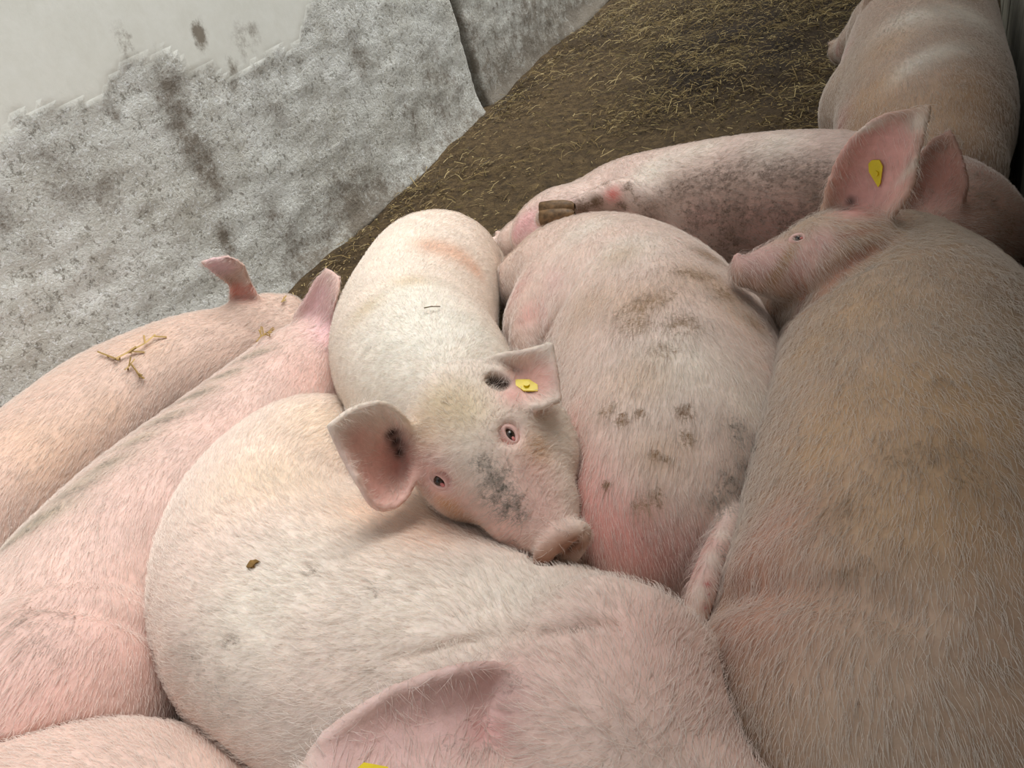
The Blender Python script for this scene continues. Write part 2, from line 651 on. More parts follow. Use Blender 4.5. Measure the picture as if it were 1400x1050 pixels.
def polygonise(F, lo, hi, h):
    B = 8
    n = np.ceil((hi - lo) / h / B).astype(int) * B + 1
    nb = (n - 1) // B
    bc = np.stack(np.meshgrid(*[np.arange(k) for k in nb], indexing='ij'), -1).reshape(-1, 3)
    cen = (lo + (bc * B + B / 2) * h).astype(F32)
    dc = F(cen)
    act = np.abs(dc) < B * h * 1.15
    vol = np.where(dc.reshape(nb) < 0, -1.0, 1.0).astype(F32)
    vol = np.repeat(np.repeat(np.repeat(vol, B, 0), B, 1), B, 2)
    vol = np.pad(vol, ((0, 1),) * 3, mode='edge')
    loc = np.stack(np.meshgrid(*[np.arange(B + 1)] * 3, indexing='ij'), -1).reshape(-1, 3)
    ab = bc[act] * B
    need = np.zeros(n, bool)
    for q in loc:
        t = ab + q
        need[t[:, 0], t[:, 1], t[:, 2]] = True
    idx = np.argwhere(need)
    vals = np.empty(len(idx), F32)
    for k in range(0, len(idx), 60000):
        vals[k:k + 60000] = F((lo + idx[k:k + 60000] * h).astype(F32))
    vol[idx[:, 0], idx[:, 1], idx[:, 2]] = vals
    neg = vol < 0
    cs = np.zeros(tuple(np.array(n) - 1), np.uint8)
    corners = [(i, j, k) for i in (0, 1) for j in (0, 1) for k in (0, 1)]
    sl = lambda c: tuple(slice(c[a], c[a] + n[a] - 1) for a in range(3))
    for c in corners:
        cs += neg[sl(c)]
    cells = np.argwhere((cs > 0) & (cs < 8))
    cid = np.full(cs.shape, -1, np.int32)
    cid[cells[:, 0], cells[:, 1], cells[:, 2]] = np.arange(len(cells))
    acc = np.zeros((len(cells), 3)); cnt = np.zeros(len(cells))
    for a in range(3):
        o1, o2 = [x for x in range(3) if x != a]
        for u in (0, 1):
            for v in (0, 1):
                c0 = np.zeros(3, int); c0[o1] = u; c0[o2] = v
                c1 = c0.copy(); c1[a] = 1
                A = cells + c0; Bq = cells + c1
                v0 = vol[A[:, 0], A[:, 1], A[:, 2]]; v1 = vol[Bq[:, 0], Bq[:, 1], Bq[:, 2]]
                m = (v0 < 0) != (v1 < 0)
                t = np.where(m, v0 / np.where(m, v0 - v1, 1), 0)
                pt = np.tile(c0.astype(float), (len(cells), 1)); pt[:, a] = t
                acc += pt * m[:, None]; cnt += m
    verts = lo + (cells + acc / cnt[:, None]) * h
    quads = []
    for a in range(3):
        s0 = [slice(None)] * 3; s1 = [slice(None)] * 3
        s0[a] = slice(0, -1); s1[a] = slice(1, None)
        ch = neg[tuple(s0)] != neg[tuple(s1)]
        e = np.argwhere(ch)
        o1, o2 = [(1, 2), (2, 0), (0, 1)][a]
        ok = (e[:, o1] > 0) & (e[:, o2] > 0) & (e[:, o1] < n[o1] - 1) & (e[:, o2] < n[o2] - 1)
        e = e[ok]
        d1 = np.zeros(3, int); d1[o1] = 1
        d2 = np.zeros(3, int); d2[o2] = 1
        g = lambda q: cid[q[:, 0], q[:, 1], q[:, 2]]
        q = np.stack([g(e), g(e - d1), g(e - d1 - d2), g(e - d2)], 1)
        flip = ~neg[e[:, 0], e[:, 1], e[:, 2]]
        q[flip] = q[flip][:, ::-1]
        quads.append(q)
    quads = np.concatenate(quads)
    quads = quads[(quads >= 0).all(1)]
    return verts, quads


def relax(v, q, it=1, lam=0.5):
    e = np.concatenate([q[:, [0, 1]], q[:, [1, 2]], q[:, [2, 3]], q[:, [3, 0]]])
    deg = np.bincount(e.ravel(), minlength=len(v)).astype(float)
    for k in range(it):
        s = np.zeros_like(v)
        for a in range(3):
            s[:, a] = np.bincount(e[:, 0], v[e[:, 1], a], len(v)) + np.bincount(e[:, 1], v[e[:, 0], a], len(v))
        v = v + (lam if k % 2 == 0 else -lam * 1.06) * (s / np.maximum(deg, 1)[:, None] - v)
    return v


def vnormals(v, q):
    n = np.cross(v[q[:, 2]] - v[q[:, 0]], v[q[:, 3]] - v[q[:, 1]])
    o = np.zeros_like(v)
    for a in range(3):
        for k in range(4):
            o[:, a] += np.bincount(q[:, k], n[:, a], len(v))
    return o / (np.linalg.norm(o, axis=1, keepdims=True) + 1e-12)


def pick(v, n, px, py, tol=9.0):
    """the surface vertex seen at a pixel"""
    s = PROJ(v)
    dd = np.hypot(s[:, 0] - px, s[:, 1] - py)
    face = ((CAM - v) * n).sum(1) > 0
    for t in (tol, tol * 2, tol * 5, 200):
        m = np.nonzero((dd < t) & face & (s[:, 2] > 0))[0]
        if len(m):
            near = m[s[m, 2] < s[m, 2].min() + 0.03]
            return near[np.argmin(dd[near])]
    return int(np.argmin(dd))


CREAM, PINK, ROSE, TAN, WHITE = s2l((226, 203, 188)), s2l((224, 176, 166)), s2l((206, 140, 134)), s2l((188, 152, 116)), s2l((238, 232, 220))
MUD, GREY_, OCHRE, REDD, DARK = s2l((96, 68, 40)), s2l((92, 88, 78)), s2l((150, 118, 70)), s2l((176, 60, 60)), s2l((52, 40, 36))


def N4(px, py, z, r):
    w = W(px, py, z)
    return (w[0], w[1], w[2], r)


def D4(px, py, d, r):
    w = W(px, py, d=d)
    return (w[0], w[1], w[2], r)


def frame(o, tip, up):
    f = np.asarray(tip) - np.asarray(o)
    f = f / np.linalg.norm(f)
    u = np.asarray(up, float)
    u = u - u.dot(f) * f
    u /= np.linalg.norm(u)
    return np.cross(f, u), f, u      # right-hand side, forward, up


def head(pig, poll, tip, up, scale=1.0, fine=True, k=0.03, wide=1.0):
    """skull, jowls, muzzle, snout disc; returns a local -> world function and the axes"""
    r, f, u = frame(poll, tip, up)
    A = np.array([r, f, u])
    Lh = np.linalg.norm(np.asarray(tip) - np.asarray(poll))
    s = Lh / 0.33 * scale
    o = np.asarray(poll)
    P = lambda x, y, z: o + (x * r + y * f + z * u) * s
    g = wide
    pig.add(Ell(P(0, 0.06, -0.080), A, np.array([.098 * g, .115, .088]) * s), 0.05)
    for sx in (-1, 1):
        pig.add(Ell(P(sx * .060 * g, .095, -.125), A, np.array([.058 * g, .090, .080]) * s), 0.04)
        pig.add(Ell(P(sx * .050 * g, .098, -.050), A, np.array([.030, .040, .030]) * s), 0.03)
        pig.add(Ell(P(sx * .036 * g, .20, -.105), A, np.array([.040, .075, .050]) * s), 0.03)
    pig.add(Tube([(*P(0, .12, -.066), .074 * s), (*P(0, .20, -.080), .062 * s), (*P(0, .265, -.083), .048 * s), (*P(0, .300, -.083), .042 * s)]), 0.03)
    pig.add(Tube([(*P(0, .10, -.145), .055 * s), (*P(0, .20, -.138), .042 * s), (*P(0, .268, -.122), .028 * s)]), 0.012)
    pig.add(Ell(P(0, .318, -.080), A, np.array([.046, .013, .040]) * s), 0.008)
    pig.add(Ell(P(0, .317, -.044), A, np.array([.040, .013, .012]) * s), 0.006)
    if fine:
        for sx in (-1, 1):
            pig.add(Ell(P(sx * .016, .334, -.082), A, np.array([.008, .012, .010]) * s), 0.006, 's')
    return P, A, s



def surf(pig, px, py, off=0.0, far=3.4):
    """distance along the pixel's ray to the pig's skin"""
    r = ray(px, py)
    t = np.arange(0.3, far, 0.004)
    d = pig.raw((CAM + t[:, None] * r).astype(F32))
    h = np.nonzero(d < off)[0]
    if len(h):
        return t[h[0]]
    return t[np.argmin(d)]


def on(pig, px, py, r, lift=0.0):
    w = W(px, py, d=surf(pig, px, py) - lift)
    return (w[0], w[1], w[2], r)


def ear_rows(rows):
    return [(W(a, b, d=da), W(c, e, d=dc), cup) for (a, b, da, c, e, dc, cup) in rows]


def crease(pig, path, r=0.006, k=0.02, lift=0.0):
    pig.add(Tube([on(pig, x, y, r, lift) for x, y in path], 4), k, 's')


PIGS = {}
# --- the pig whose head lies in the middle of the heap
D = PIGS['D'] = Pig('D', [N4(640, 372, .13, .11), N4(602, 374, .18, .168), N4(580, 420, .20, .185), N4(568, 470, .22, .188), N4(585, 515, .29, .165), N4(618, 548, .35, .125)], vox=0.0048, rank=1.6, seed=1)
poll, tip = W(600, 520, d=1.07), W(770, 746, d=.965)
up = CAM - W(650, 620, d=1.0)
DP, DA, DS = head(D, poll, tip, up, 1.0, wide=1.12)
D.add(Sheet(ear_rows([(564, 588, 1.07, 568, 648, 1.085, .050), (530, 557, 1.035, 548, 682, 1.075, .060), (486, 564, 1.015, 514, 689, 1.05, .032), (454, 584, 1.005, 486, 652, 1.02, .010)])), 0.014)
D.add(Sheet(ear_rows([(640, 520, 1.13, 676, 545, 1.10, .022), (672, 493, 1.09, 702, 553, 1.065, .036), (718, 484, 1.07, 735, 554, 1.045, .024), (751, 474, 1.06, 762, 546, 1.045, .006)])), 0.014)
D.add(Ell(DP(-.075, .125, -.13), DA, np.array([.05, .08, .06])), 0.03)
_f, _u = DA[1], DA[2]
_nf = _f * .95 + _u * .30; _nf = _nf / np.linalg.norm(_nf); _nu = np.cross(DA[0], _nf)
_SA = np.array([DA[0], _nf, _nu])
_sc = DP(0, .312, -.066)
D.add(Ell(_sc, _SA, (.044, .015, .034)), 0.010)
D.add(Ell(_sc + _nf * .024, _SA, (.034, .012, .024)), 0.008, 's')
D.add(Ell(_sc + _nf * .004, _SA, (.038, .008, .027)), 0.004)
for sx in (-1, 1):
    D.add(Ell(_sc + DA[0] * sx * .015 + _nf * .010, _SA, (.008, .013, .007)), 0.004, 's')
D.add(Ell(on(D, 676, 524, .03, -.028)[:3], np.eye(3), (.028, .028, .028)), 0.012)
for ex, ey, rr in ((683, 526, .011), (672, 522, .010)):
    w = on(D, ex, ey, .01, -.006)
    D.add(Ell(w[:3], np.eye(3), (rr, rr, rr)), 0.012, 's')
for ex, ey in ((604, 657), (696, 594)):
    w = on(D, ex, ey, .016, -.004)
    D.add(Ell(w[:3], np.eye(3), (.013, .013, .013)), 0.014, 's')

# --- the curled pig in front, its head raised at the lower edge of the picture
C = PIGS['C'] = Pig('C', [N4(490, 640, .12, .12), N4(432, 660, .17, .17), N4(380, 735, .19, .19), N4(398, 830, .20, .205), N4(510, 905, .20, .205), N4(640, 930, .20, .19), N4(755, 950, .23, .16), N4(830, 1015, .32, .135)], rank=-1.0, seed=2, vox=0.006)
C.add(Ell(W(615, 770, .17), np.eye(3), (.20, .17, .17)), 0.06)
C.add(Ell(W(830, 955, .17), np.eye(3), (.11, .11, .11)), 0.08)
cp, ct = W(835, 1025, d=.80), W(1215, 1190, d=.76)
CP, CA, CS = head(C, cp, ct, (CAM - W(900, 1000, d=.8)) / .8 + np.array([-.1, .5, .4]), 1.0, k=.05)
_dl = surf(C, 850, 850)
C.add(Tube([(*W(825, 858, d=_dl + .05), .055), (*W(880, 862, d=_dl + .05), .045), (*W(920, 882, d=_dl + .06), .036), (*W(940, 905, d=_dl + .07), .028)]), 0.04)
C.add(Sheet(ear_rows([(735, 925, .86, 725, 1050, .82, .02), (650, 917, .80, 620, 1090, .76, .034), (545, 946, .79, 510, 1115, .75, .028), (452, 1003, .79, 435, 1115, .76, .012), (414, 1052, .80, 411, 1092, .79, .002)]), thick=.0085), 0.02)
crease(C, [(545, 900), (650, 876), (760, 862), (850, 860)], .003, .014)

# --- rump and tail towards the viewer
E_ = PIGS['E'] = Pig('E', [N4(912, 760, .16, .12), N4(897, 700, .20, .172), N4(915, 585, .21, .205), N4(892, 480, .20, .215), N4(835, 410, .18, .19), N4(778, 385, .17, .145), N4(728, 388, .14, .095)], rank=0.8, seed=3, vox=.0058)
E_.add(Ell(W(792, 445, .17), np.eye(3), (.17, .16, .15)), 0.05)
E_.add(Tube([N4(800, 352, .24, .075), N4(760, 400, .25, .065), N4(735, 465, .22, .058), N4(750, 530, .15, .05)]), 0.016)
crease(E_, [(812, 345), (785, 385), (760, 430), (742, 475)], .006, .022)
E_.add(Ell(on(E_, 845, 720, .1, -.09)[:3], np.eye(3), (.11, .11, .10)), 0.05)

_dt = surf(E_, 960, 750)
E_.add(Tube([on(E_, 1002, 702, .017, -.006), (*W(992, 728, d=_dt - .01), .017), (*W(975, 765, d=_dt - .05), .018), (*W(960, 808, d=_dt - .075), .018), (*W(951, 845, d=_dt - .08), .0155), (*W(953, 882, d=_dt - .07), .010)]), 0.003)

# --- the biggest one along the right wall
F_ = PIGS['F'] = Pig('F', [N4(1290, 1120, .20, .20), N4(1250, 980, .22, .230), N4(1266, 800, .225, .236), N4(1250, 640, .225, .230), N4(1245, 510, .225, .21), N4(1215, 425, .26, .165), N4(1170, 370, .32, .115)], rank=0.0, seed=4, vox=.0062)
fp0, ft0 = W(1165, 300, d=1.45), W(1036, 328, d=1.41)
FP, FA, FS = head(F_, fp0, ft0, np.array([-.05, .75, .55]), 1.32, fine=False)
F_.add(Sheet(ear_rows([(1126, 296, 1.46, 1156, 325, 1.44, .012), (1137, 250, 1.43, 1202, 306, 1.41, .034), (1163, 199, 1.41, 1240, 260, 1.39, .032), (1205, 163, 1.40, 1254, 205, 1.385, .016), (1263, 148, 1.40, 1269, 154, 1.395, .0)]), thick=.0082), 0.016)
F_.add(Ell(W(1125, 425, .20), np.eye(3), (.13, .13, .15)), 0.05)
F_.add(Tube([(*FP(0, .05, -.13), .075), (*W(1120, 420, .26), .10)]), 0.04)
crease(F_, [(1050, 440), (1100, 400), (1150, 365), (1205, 338)], .006, .02)
crease(F_, [(1060, 455), (1110, 412), (1160, 378), (1190, 362)], .005, .018)
crease(F_, [(985, 815), (1060, 800), (1140, 800), (1230, 830)], .008, .045)

# --- the second from the concrete wall
B_ = PIGS['B'] = Pig('B', [N4(-140, 1140, .15, .13), N4(-50, 1040, .17, .18), N4(70, 925, .19, .185), N4(155, 805, .19, .185), N4(255, 692, .19, .175), N4(362, 585, .18, .155), N4(425, 520, .18, .135), N4(462, 488, .19, .11)], rank=0.1, seed=5, vox=.0065)
B_.add(Ell(W(95, 965, .20), np.eye(3), (.17, .19, .19)), 0.012)
crease(B_, [(60, 824), (115, 828), (165, 842), (210, 866)], .008, .03)
B_.add(Sheet(ear_rows([(408, 432, 1.86, 460, 468, 1.80, .02), (424, 402, 1.84, 458, 428, 1.79, .018), (434, 384, 1.83, 461, 398, 1.79, .010), (446, 370, 1.82, 463, 381, 1.80, .0)])), 0.03)

# --- squeezed against the concrete wall
A_ = PIGS['A'] = Pig('A', [N4(-190, 880, .15, .12), N4(-130, 820, .17, .165), N4(-40, 735, .17, .17), N4(70, 640, .17, .17), N4(165, 565, .17, .17), N4(262, 512, .16, .155), N4(335, 480, .14, .125), N4(388, 462, .13, .10)], rank=0.0, seed=6, vox=.007)
A_.add(Tube([N4(335, 440, .22, .06), N4(365, 430, .2, .055), N4(392, 428, .18, .05)]), 0.03)
A_.add(Sheet(ear_rows([(318, 410, 2.18, 352, 408, 2.17, .012), (316, 390, 2.15, 340, 386, 2.14, .018), (297, 374, 2.12, 331, 363, 2.11, .014), (278, 359, 2.10, 312, 352, 2.09, .003)])), 0.012)

# --- stretched across the back
G_ = PIGS['G'] = Pig('G', [N4(1230, 292, .15, .15), N4(1130, 290, .17, .185), N4(1015, 292, .17, .185), N4(920, 292, .17, .165), N4(858, 282, .16, .13), N4(810, 290, .14, .10)], rank=0.5, seed=7, vox=.006)
head(G_, W(822, 262, .22), W(693, 313, .09), np.array([.0, .9, .35]), 1.0, fine=False)
G_.add(Tube([N4(905, 285, .24, .055), N4(852, 266, .28, .040), N4(800, 282, .275, .029), N4(746, 299, .275, .027)]), 0.02)
# --- only ear and neck showing
H_ = PIGS['H'] = Pig('H', [(-.10, 1.88, .13, .13), (.0, 1.76, .15, .15), (.05, 1.64, .18, .13), (.03, 1.56, .22, .10)], rank=-.1, seed=8, vox=.007)
H_.add(Sheet(ear_rows([(1238, 280, 1.74, 1306, 292, 1.72, .02), (1254, 228, 1.72, 1319, 252, 1.70, .024), (1274, 196, 1.71, 1310, 208, 1.70, .012), (1296, 181, 1.71, 1300, 184, 1.70, .0)])), 0.02)
# --- the farthest
I_ = PIGS['I'] = Pig('I', [N4(1275, 235, .16, .16), N4(1262, 180, .19, .21), N4(1256, 105, .20, .22), N4(1262, 42, .21, .205), N4(1256, 8, .22, .16), N4(1232, -4, .24, .12)], rank=0.0, seed=9, vox=.008)
head(I_, W(1226, -22, .34), W(1136, 44, .16), np.array([.1, .1, 1.0]), 1.0, fine=False)
I_.add(Sheet(ear_rows([(1185, 30, 2.95, 1225, 20, 2.92, .02), (1183, 5, 2.93, 1225, -5, 2.90, .02), (1190, -15, 2.92, 1215, -20, 2.9, .0)])), 0.02)
I_.add(Ell(W(1185, 150, .16), np.eye(3), (.13, .17, .15)), 0.03)
# --- bottom left edge
J_ = PIGS['J'] = Pig('J', [N4(-120, 1210, .17, .17), N4(60, 1182, .18, .175), N4(200, 1168, .17, .155), N4(330, 1220, .16, .12)], rank=0.0, seed=10, vox=.008)
# ------------------------------------------------------------------ straw litter on the floor
def stems(name, base, direc, length, wid, bend, cols, mat):
    """three-sided stems with one bend, all in one mesh"""
    n = len(base)
    up = np.array([0, 0, 1.0])
    side = np.cross(direc, up); side /= np.linalg.norm(side, axis=1, keepdims=True) + 1e-9
    nn = np.cross(side, direc)
    V = np.zeros((n, 3, 3, 3))
    for k, t in enumerate((0.0, 0.5, 1.0)):
        c = base + direc * length * t + nn * (bend * 4 * t * (1 - t))
        V[:, k, 0] = c - side * wid
        V[:, k, 1] = c + side * wid
        V[:, k, 2] = c + nn * wid * 1.3
    idx = np.arange(n)[:, None] * 9
    quads = []
    for k in (0, 1):
        for j in range(3):
            quads.append(idx + np.array([[k * 3 + j, k * 3 + (j + 1) % 3, (k + 1) * 3 + (j + 1) % 3, (k + 1) * 3 + j]]))
    me = mesh_np(name, V.reshape(-1, 3), np.concatenate(quads), mat, False)
    add_attr(me, 'strawcol', np.repeat(cols, 9, 0), 'FLOAT_COLOR')
    return me


def litter(n, lmin, lmax, wid, seed):
    x = rng.uniform(WALL_L + 0.05, 0.15, n * 5)
    y = 1.3 + rng.random(n * 5) ** 1.25 * 5.2
    w = np.full(n * 5, 0.16)
    for (cx_, cy_, r, a_) in CLUMPS:
        w += a_ * 0.75 * np.exp(-((x - cx_) ** 2 + ((y - cy_) * .7) ** 2) / (r * 1.3) ** 2)
    w += 0.45 * np.exp(-(x - WALL_L) / 0.16)
    q = np.stack([x, y, 0 * x], 1).astype(np.float32)
    w *= np.clip(0.55 + 0.75 * wav(q, 10, seed), 0.05, 2)
    keep = np.nonzero(rng.random(n * 5) < w)[0][:n]
    x, y = x[keep], y[keep]
    k = len(x)
    a = rng.uniform(0, 2 * math.pi, k)
    tilt = np.clip(rng.normal(0.10, 0.22, k), -.08, .9)
    d = np.stack([np.cos(a) * np.cos(tilt), np.sin(a) * np.cos(tilt), np.sin(tilt)], 1)
    ln = rng.uniform(lmin, lmax, (k, 1))
    base = np.stack([x, y, floor_z(x, y) + rng.uniform(0.0, .014, k)], 1)
    end = base + d * ln
    md = (base + end) * .5
    hit = np.zeros(k, bool)
    for pg in PIGS.values():
        for q3 in (base, md, end):
            hit |= pg.raw(q3.astype(np.float32)) < .012
    inw = ~hit & (end[:, 0] > WALL_L + 0.05) & (end[:, 0] < WALL_R - .02)
    pal = np.array([s2l(c) for c in ((148, 127, 84), (116, 97, 62), (88, 73, 46), (188, 168, 120), (72, 58, 38), (122, 108, 66))])
    c = pal[rng.choice(6, k, p=[.22, .24, .18, .10, .18, .08])] * rng.uniform(.8, 1.15, (k, 1))
    return base[inw], d[inw], ln[inw], rng.uniform(.6, 1.2, (k, 1))[inw] * wid, (ln * rng.uniform(-.02, .16, (k, 1)))[inw], c[inw]


_parts = [litter(6500, .025, .085, .0013, 4), litter(15000, .006, .024, .0014, 6)]
link('straw_litter', stems('straw_litter', *[np.concatenate(q) for q in zip(*_parts)], M_STRAW), kind='stuff', label='loose straw and chaff strewn over the brown dung floor', category='straw')

NEIGH = {'D': 'CEBAG', 'C': 'DEFBJ', 'E': 'DCFG', 'F': 'ECGH', 'B': 'ACDJ', 'A': 'BD', 'G': 'EFHID', 'H': 'FGI', 'I': 'GH', 'J': 'BC'}
PAINT = {k: [] for k in PIGS}
EARIN, EARSHADE = s2l((230, 180, 170)), s2l((40, 27, 25))


def dab(k, kind, c, a_, *pts):
    for q in pts:
        PAINT[k].append((q[0], q[1], q[2] if len(q) == 3 else tuple(q[2:5]), kind, c, a_))


# facing pig
dab('D', 's', WHITE, .8, (545, 440, .15), (590, 470, .14), (560, 395, .10), (600, 440, .12))
dab('D', 's', s2l((214, 168, 140)), .75, (590, 335, .05), (625, 345, .06), (650, 365, .04))
dab('D', 's', s2l((206, 182, 140)), .55, (500, 420, .05), (560, 380, .05), (600, 555, .05), (640, 560, .04), (575, 600, .03))
dab('D', 's', PINK, .7, (560, 690, .05), (620, 690, .05), (590, 640, .04), (730, 640, .05), (690, 730, .05), (740, 700, .05))
dab('D', 's', s2l((204, 158, 104)), .6, (622, 705, .022), (610, 690, .02), (738, 610, .022), (650, 735, .02))
dab('D', 'e', s2l((232, 186, 180)), .9, (602, 655, .020), (696, 594, .020))
dab('D', 'e', s2l((150, 104, 80)), .85, (766, 748, .022), (785, 738, .018), (745, 760, .018), (792, 745, .016), (775, 755, .018), (738, 766, .012))
dab('D', 'e', s2l((74, 50, 42)), .8, (778, 752, .008), (762, 762, .008))
dab('D', 'e', EARIN, .95, (525, 620, .045), (505, 650, .04), (540, 640, .03), (490, 605, .03), (515, 670, .03), (720, 522, .035), (740, 520, .03), (700, 540, .02))
dab('D', 'e', EARSHADE, 1.0, (541, 603, .014), (536, 592, .012), (545, 620, .010), (682, 525, .012), (672, 523, .010), (692, 524, .009))  # shade inside the ear canals, put into the skin colour
dab('D', 'g', GREY_, .74, (685, 668, .032), (700, 688, .026), (678, 650, .022), (710, 705, .016), (662, 636, .018), (690, 700, .018))
dab('D', 'g', MUD, .5, (505, 478, .012), (715, 690, .012), (702, 740, .01))
# curled pig
dab('C', 's', s2l((222, 198, 164)), .5, (450, 580, .10), (370, 650, .10), (520, 700, .10))
dab('C', 's', WHITE, .5, (400, 780, .12), (550, 820, .12), (330, 850, .1), (700, 800, .1))
dab('C', 's', s2l((226, 178, 150)), .5, (590, 730, .06), (520, 690, .06))
dab('C', 's', PINK, .35, (900, 850, .07), (700, 980, .1), (850, 900, .08), (1000, 1000, .1))
dab('C', 'e', s2l((216, 178, 174)), .85, (600, 985, .06), (520, 1010, .05), (660, 950, .05), (460, 1035, .03))
dab('C', 's', s2l((226, 156, 154)), .35, (655, 1000, .016), (670, 1010, .015))
dab('C', 'g', GREY_, .3, (640, 1030, (.05, .014, -.1)))
dab('C', 'g', MUD, .5, (800, 858, (.03, .006, .0)), (700, 875, (.05, .004, -.2)), (310, 880, .014), (430, 780, .01), (510, 815, .012), (320, 875, .014))
dab('C', 'g', GREY_, .3, (260, 920, .06), (300, 960, .06), (700, 930, (.02, .04, 0)))
# rump towards the viewer
dab('E', 's', WHITE, .55, (800, 310, .08), (1040, 560, .08), (860, 340, .07), (930, 500, .1))
dab('E', 's', s2l((220, 150, 142)), .7, (782, 660, .07), (800, 700, .07), (850, 740, .06), (770, 600, .05))
dab('E', 's', ROSE, .55, (705, 390, .05), (720, 430, .04), (900, 770, .06), (960, 740, .05), (940, 790, .04))
dab('E', 's', s2l((236, 200, 194)), .8, (757, 385, (.03, .07, -.35)), (742, 430, (.025, .05, -.3)))
dab('E', 's', TAN, .45, (800, 420, .07), (880, 410, .06), (960, 380, .07), (850, 350, .04), (1010, 430, .05), (880, 520, .06), (900, 620, .05))
dab('E', 'g', s2l((118, 84, 46)), 1.0, (935, 560, .017), (872, 565, .010), (893, 622, .010), (912, 625, .008), (853, 572, .014), (832, 665, .009))
dab('E', 'g', s2l((138, 108, 74)), .68, (885, 415, (.07, .03, -.4)), (950, 375, (.06, .03, .3)), (990, 400, .035), (930, 440, .04), (870, 440, .04), (905, 480, .03), (965, 345, .04), (1030, 440, .03), (895, 680, .02), (880, 690, .02), (940, 600, .02), (830, 560, .02))
dab('E', 'g', GREY_, .58, (1020, 640, .035), (1000, 655, .03), (1035, 610, .03), (1008, 590, .03), (985, 690, .03))
dab('E', 'g', s2l((70, 30, 36)), .8, (958, 735, .006), (955, 763, .005), (880, 735, .006))
dab('E', 's', REDD, .8, (968, 798, .005), (963, 830, .004), (972, 812, .003))
dab('E', 'g', MUD, .7, (985, 750, (.007, .018, .3)))
dab('E', 's', s2l((228, 208, 196)), .95, (992, 730, .016), (976, 765, .018), (962, 805, .018), (953, 845, .018), (955, 875, .014))
dab('E', 's', REDD, .85, (968, 798, .005), (963, 830, .004), (972, 812, .003))
dab('E', 'g', GREY_, .7, (986, 752, (.007, .018, .3)), (968, 820, (.005, .012, .2)))
# big one on the right
dab('F', 's', s2l((196, 160, 120)), .5, (1290, 600, .08), (1150, 560, .08), (1200, 700, .07), (1120, 620, .07), (1300, 700, .08), (1180, 420, .07), (1100, 480, .05), (1250, 520, .06), (1340, 560, .07))
dab('F', 's', s2l((200, 150, 132)), .5, (1010, 780, .08), (1050, 850, .08), (1000, 860, .06), (1060, 720, .06))
dab('F', 's', s2l((214, 172, 166)), .8, (1030, 350, .05), (1060, 360, .04), (1090, 360, .04), (1120, 330, .03), (1010, 345, .03))
dab('F', 's', s2l((172, 138, 100)), .8, (1058, 375, (.012, .04, .45)), (1078, 350, (.01, .03, .5)))
dab('F', 'e', s2l((226, 172, 164)), 1.0, (1190, 215, .06), (1180, 260, .05), (1215, 250, .05), (1205, 195, .05), (1165, 290, .03), (1225, 200, .03))
dab('F', 's', s2l((226, 214, 200)), .8, (1255, 165, .016), (1243, 230, (.008, .04, .35)), (1190, 172, (.03, .008, -.5)))
dab('F', 'e', EARSHADE, .85, (1157, 284, .014), (1162, 275, .010))  # painted shade of the ear canal
dab('F', 's', s2l((176, 124, 104)), .75, (1100, 405, (.09, .012, -.65)), (1150, 372, (.07, .012, -.6)), (1180, 350, (.05, .01, -.5)), (1170, 318, (.04, .008, -.2)))
dab('F', 'g', MUD, .75, (1288, 520, .009), (1250, 605, .007), (1070, 650, .005), (1170, 960, .006))
dab('F', 'g', s2l((132, 104, 70)), .42, (1300, 620, .05), (1330, 650, .04), (1160, 780, (.05, .012, -.2)), (1225, 620, .03), (1150, 700, .03))
# second from the wall
for _x, _y in ((20, 720), (60, 690), (100, 655), (140, 622), (180, 590), (220, 560), (260, 528), (300, 500), (340, 472)):
    PAINT['B'].append((_x + 8, _y + 10, (.06, .026, -.72), 's', s2l((168, 158, 138)), .6))
    PAINT['B'].append((_x + 8, _y + 12, (.05, .020, -.72), 'g', GREY_, .5))
dab('B', 's', s2l((222, 188, 178)), .5, (200, 690, .10), (130, 800, .12), (300, 580, .08), (380, 450, .06), (90, 880, .1))
dab('B', 's', s2l((222, 178, 168)), .5, (60, 960, .1), (180, 900, .08), (40, 1000, .08), (420, 510, .08))
dab('B', 's', s2l((218, 176, 180)), .8, (440, 400, .05), (450, 440, .05), (425, 420, .04), (452, 460, .04))
dab('B', 'g', GREY_, .35, (60, 880, .04), (30, 850, .05), (90, 845, .03))
dab('B', 'g', MUD, .6, (405, 528, .006), (408, 502, .005))
# against the wall
dab('A', 's', s2l((206, 172, 146)), .4, (100, 600, .08), (60, 640, .08), (200, 470, .06), (30, 600, .08), (150, 560, .05))
dab('A', 's', s2l((226, 150, 138)), .7, (330, 400, .03), (345, 395, .02), (320, 395, .02))
dab('A', 's', s2l((224, 190, 200)), .8, (310, 365, .03), (295, 362, .03))
dab('A', 'g', MUD, .5, (160, 558, .008), (150, 570, .006), (290, 455, .005))
# across the back
dab('G', 'g', s2l((98, 78, 64)), .66, (930, 262, (.10, .05, -.2)), (990, 245, (.12, .06, -.1)), (1060, 240, (.12, .06, 0)), (1120, 245, (.10, .07, 0)), (1010, 290, (.14, .06, 0)), (1090, 295, (.12, .06, 0)), (950, 300, .06), (890, 290, .05), (1000, 320, .08), (1130, 285, .08))
dab('G', 's', s2l((158, 128, 110)), .55, (930, 270, .08), (1000, 262, .09), (1080, 262, .1), (1130, 270, .09), (1010, 310, .09), (1080, 310, .09), (890, 285, .04))
dab('G', 's', s2l((206, 150, 144)), .35, (1080, 300, .08), (1030, 310, .08), (960, 300, .05))
dab('G', 's', WHITE, .5, (900, 225, .07), (880, 240, .05), (960, 200, .06), (1060, 195, .08))
dab('G', 's', s2l((112, 88, 68)), .85, (765, 294, .03), (790, 286, .026), (815, 277, .022), (745, 299, .03))
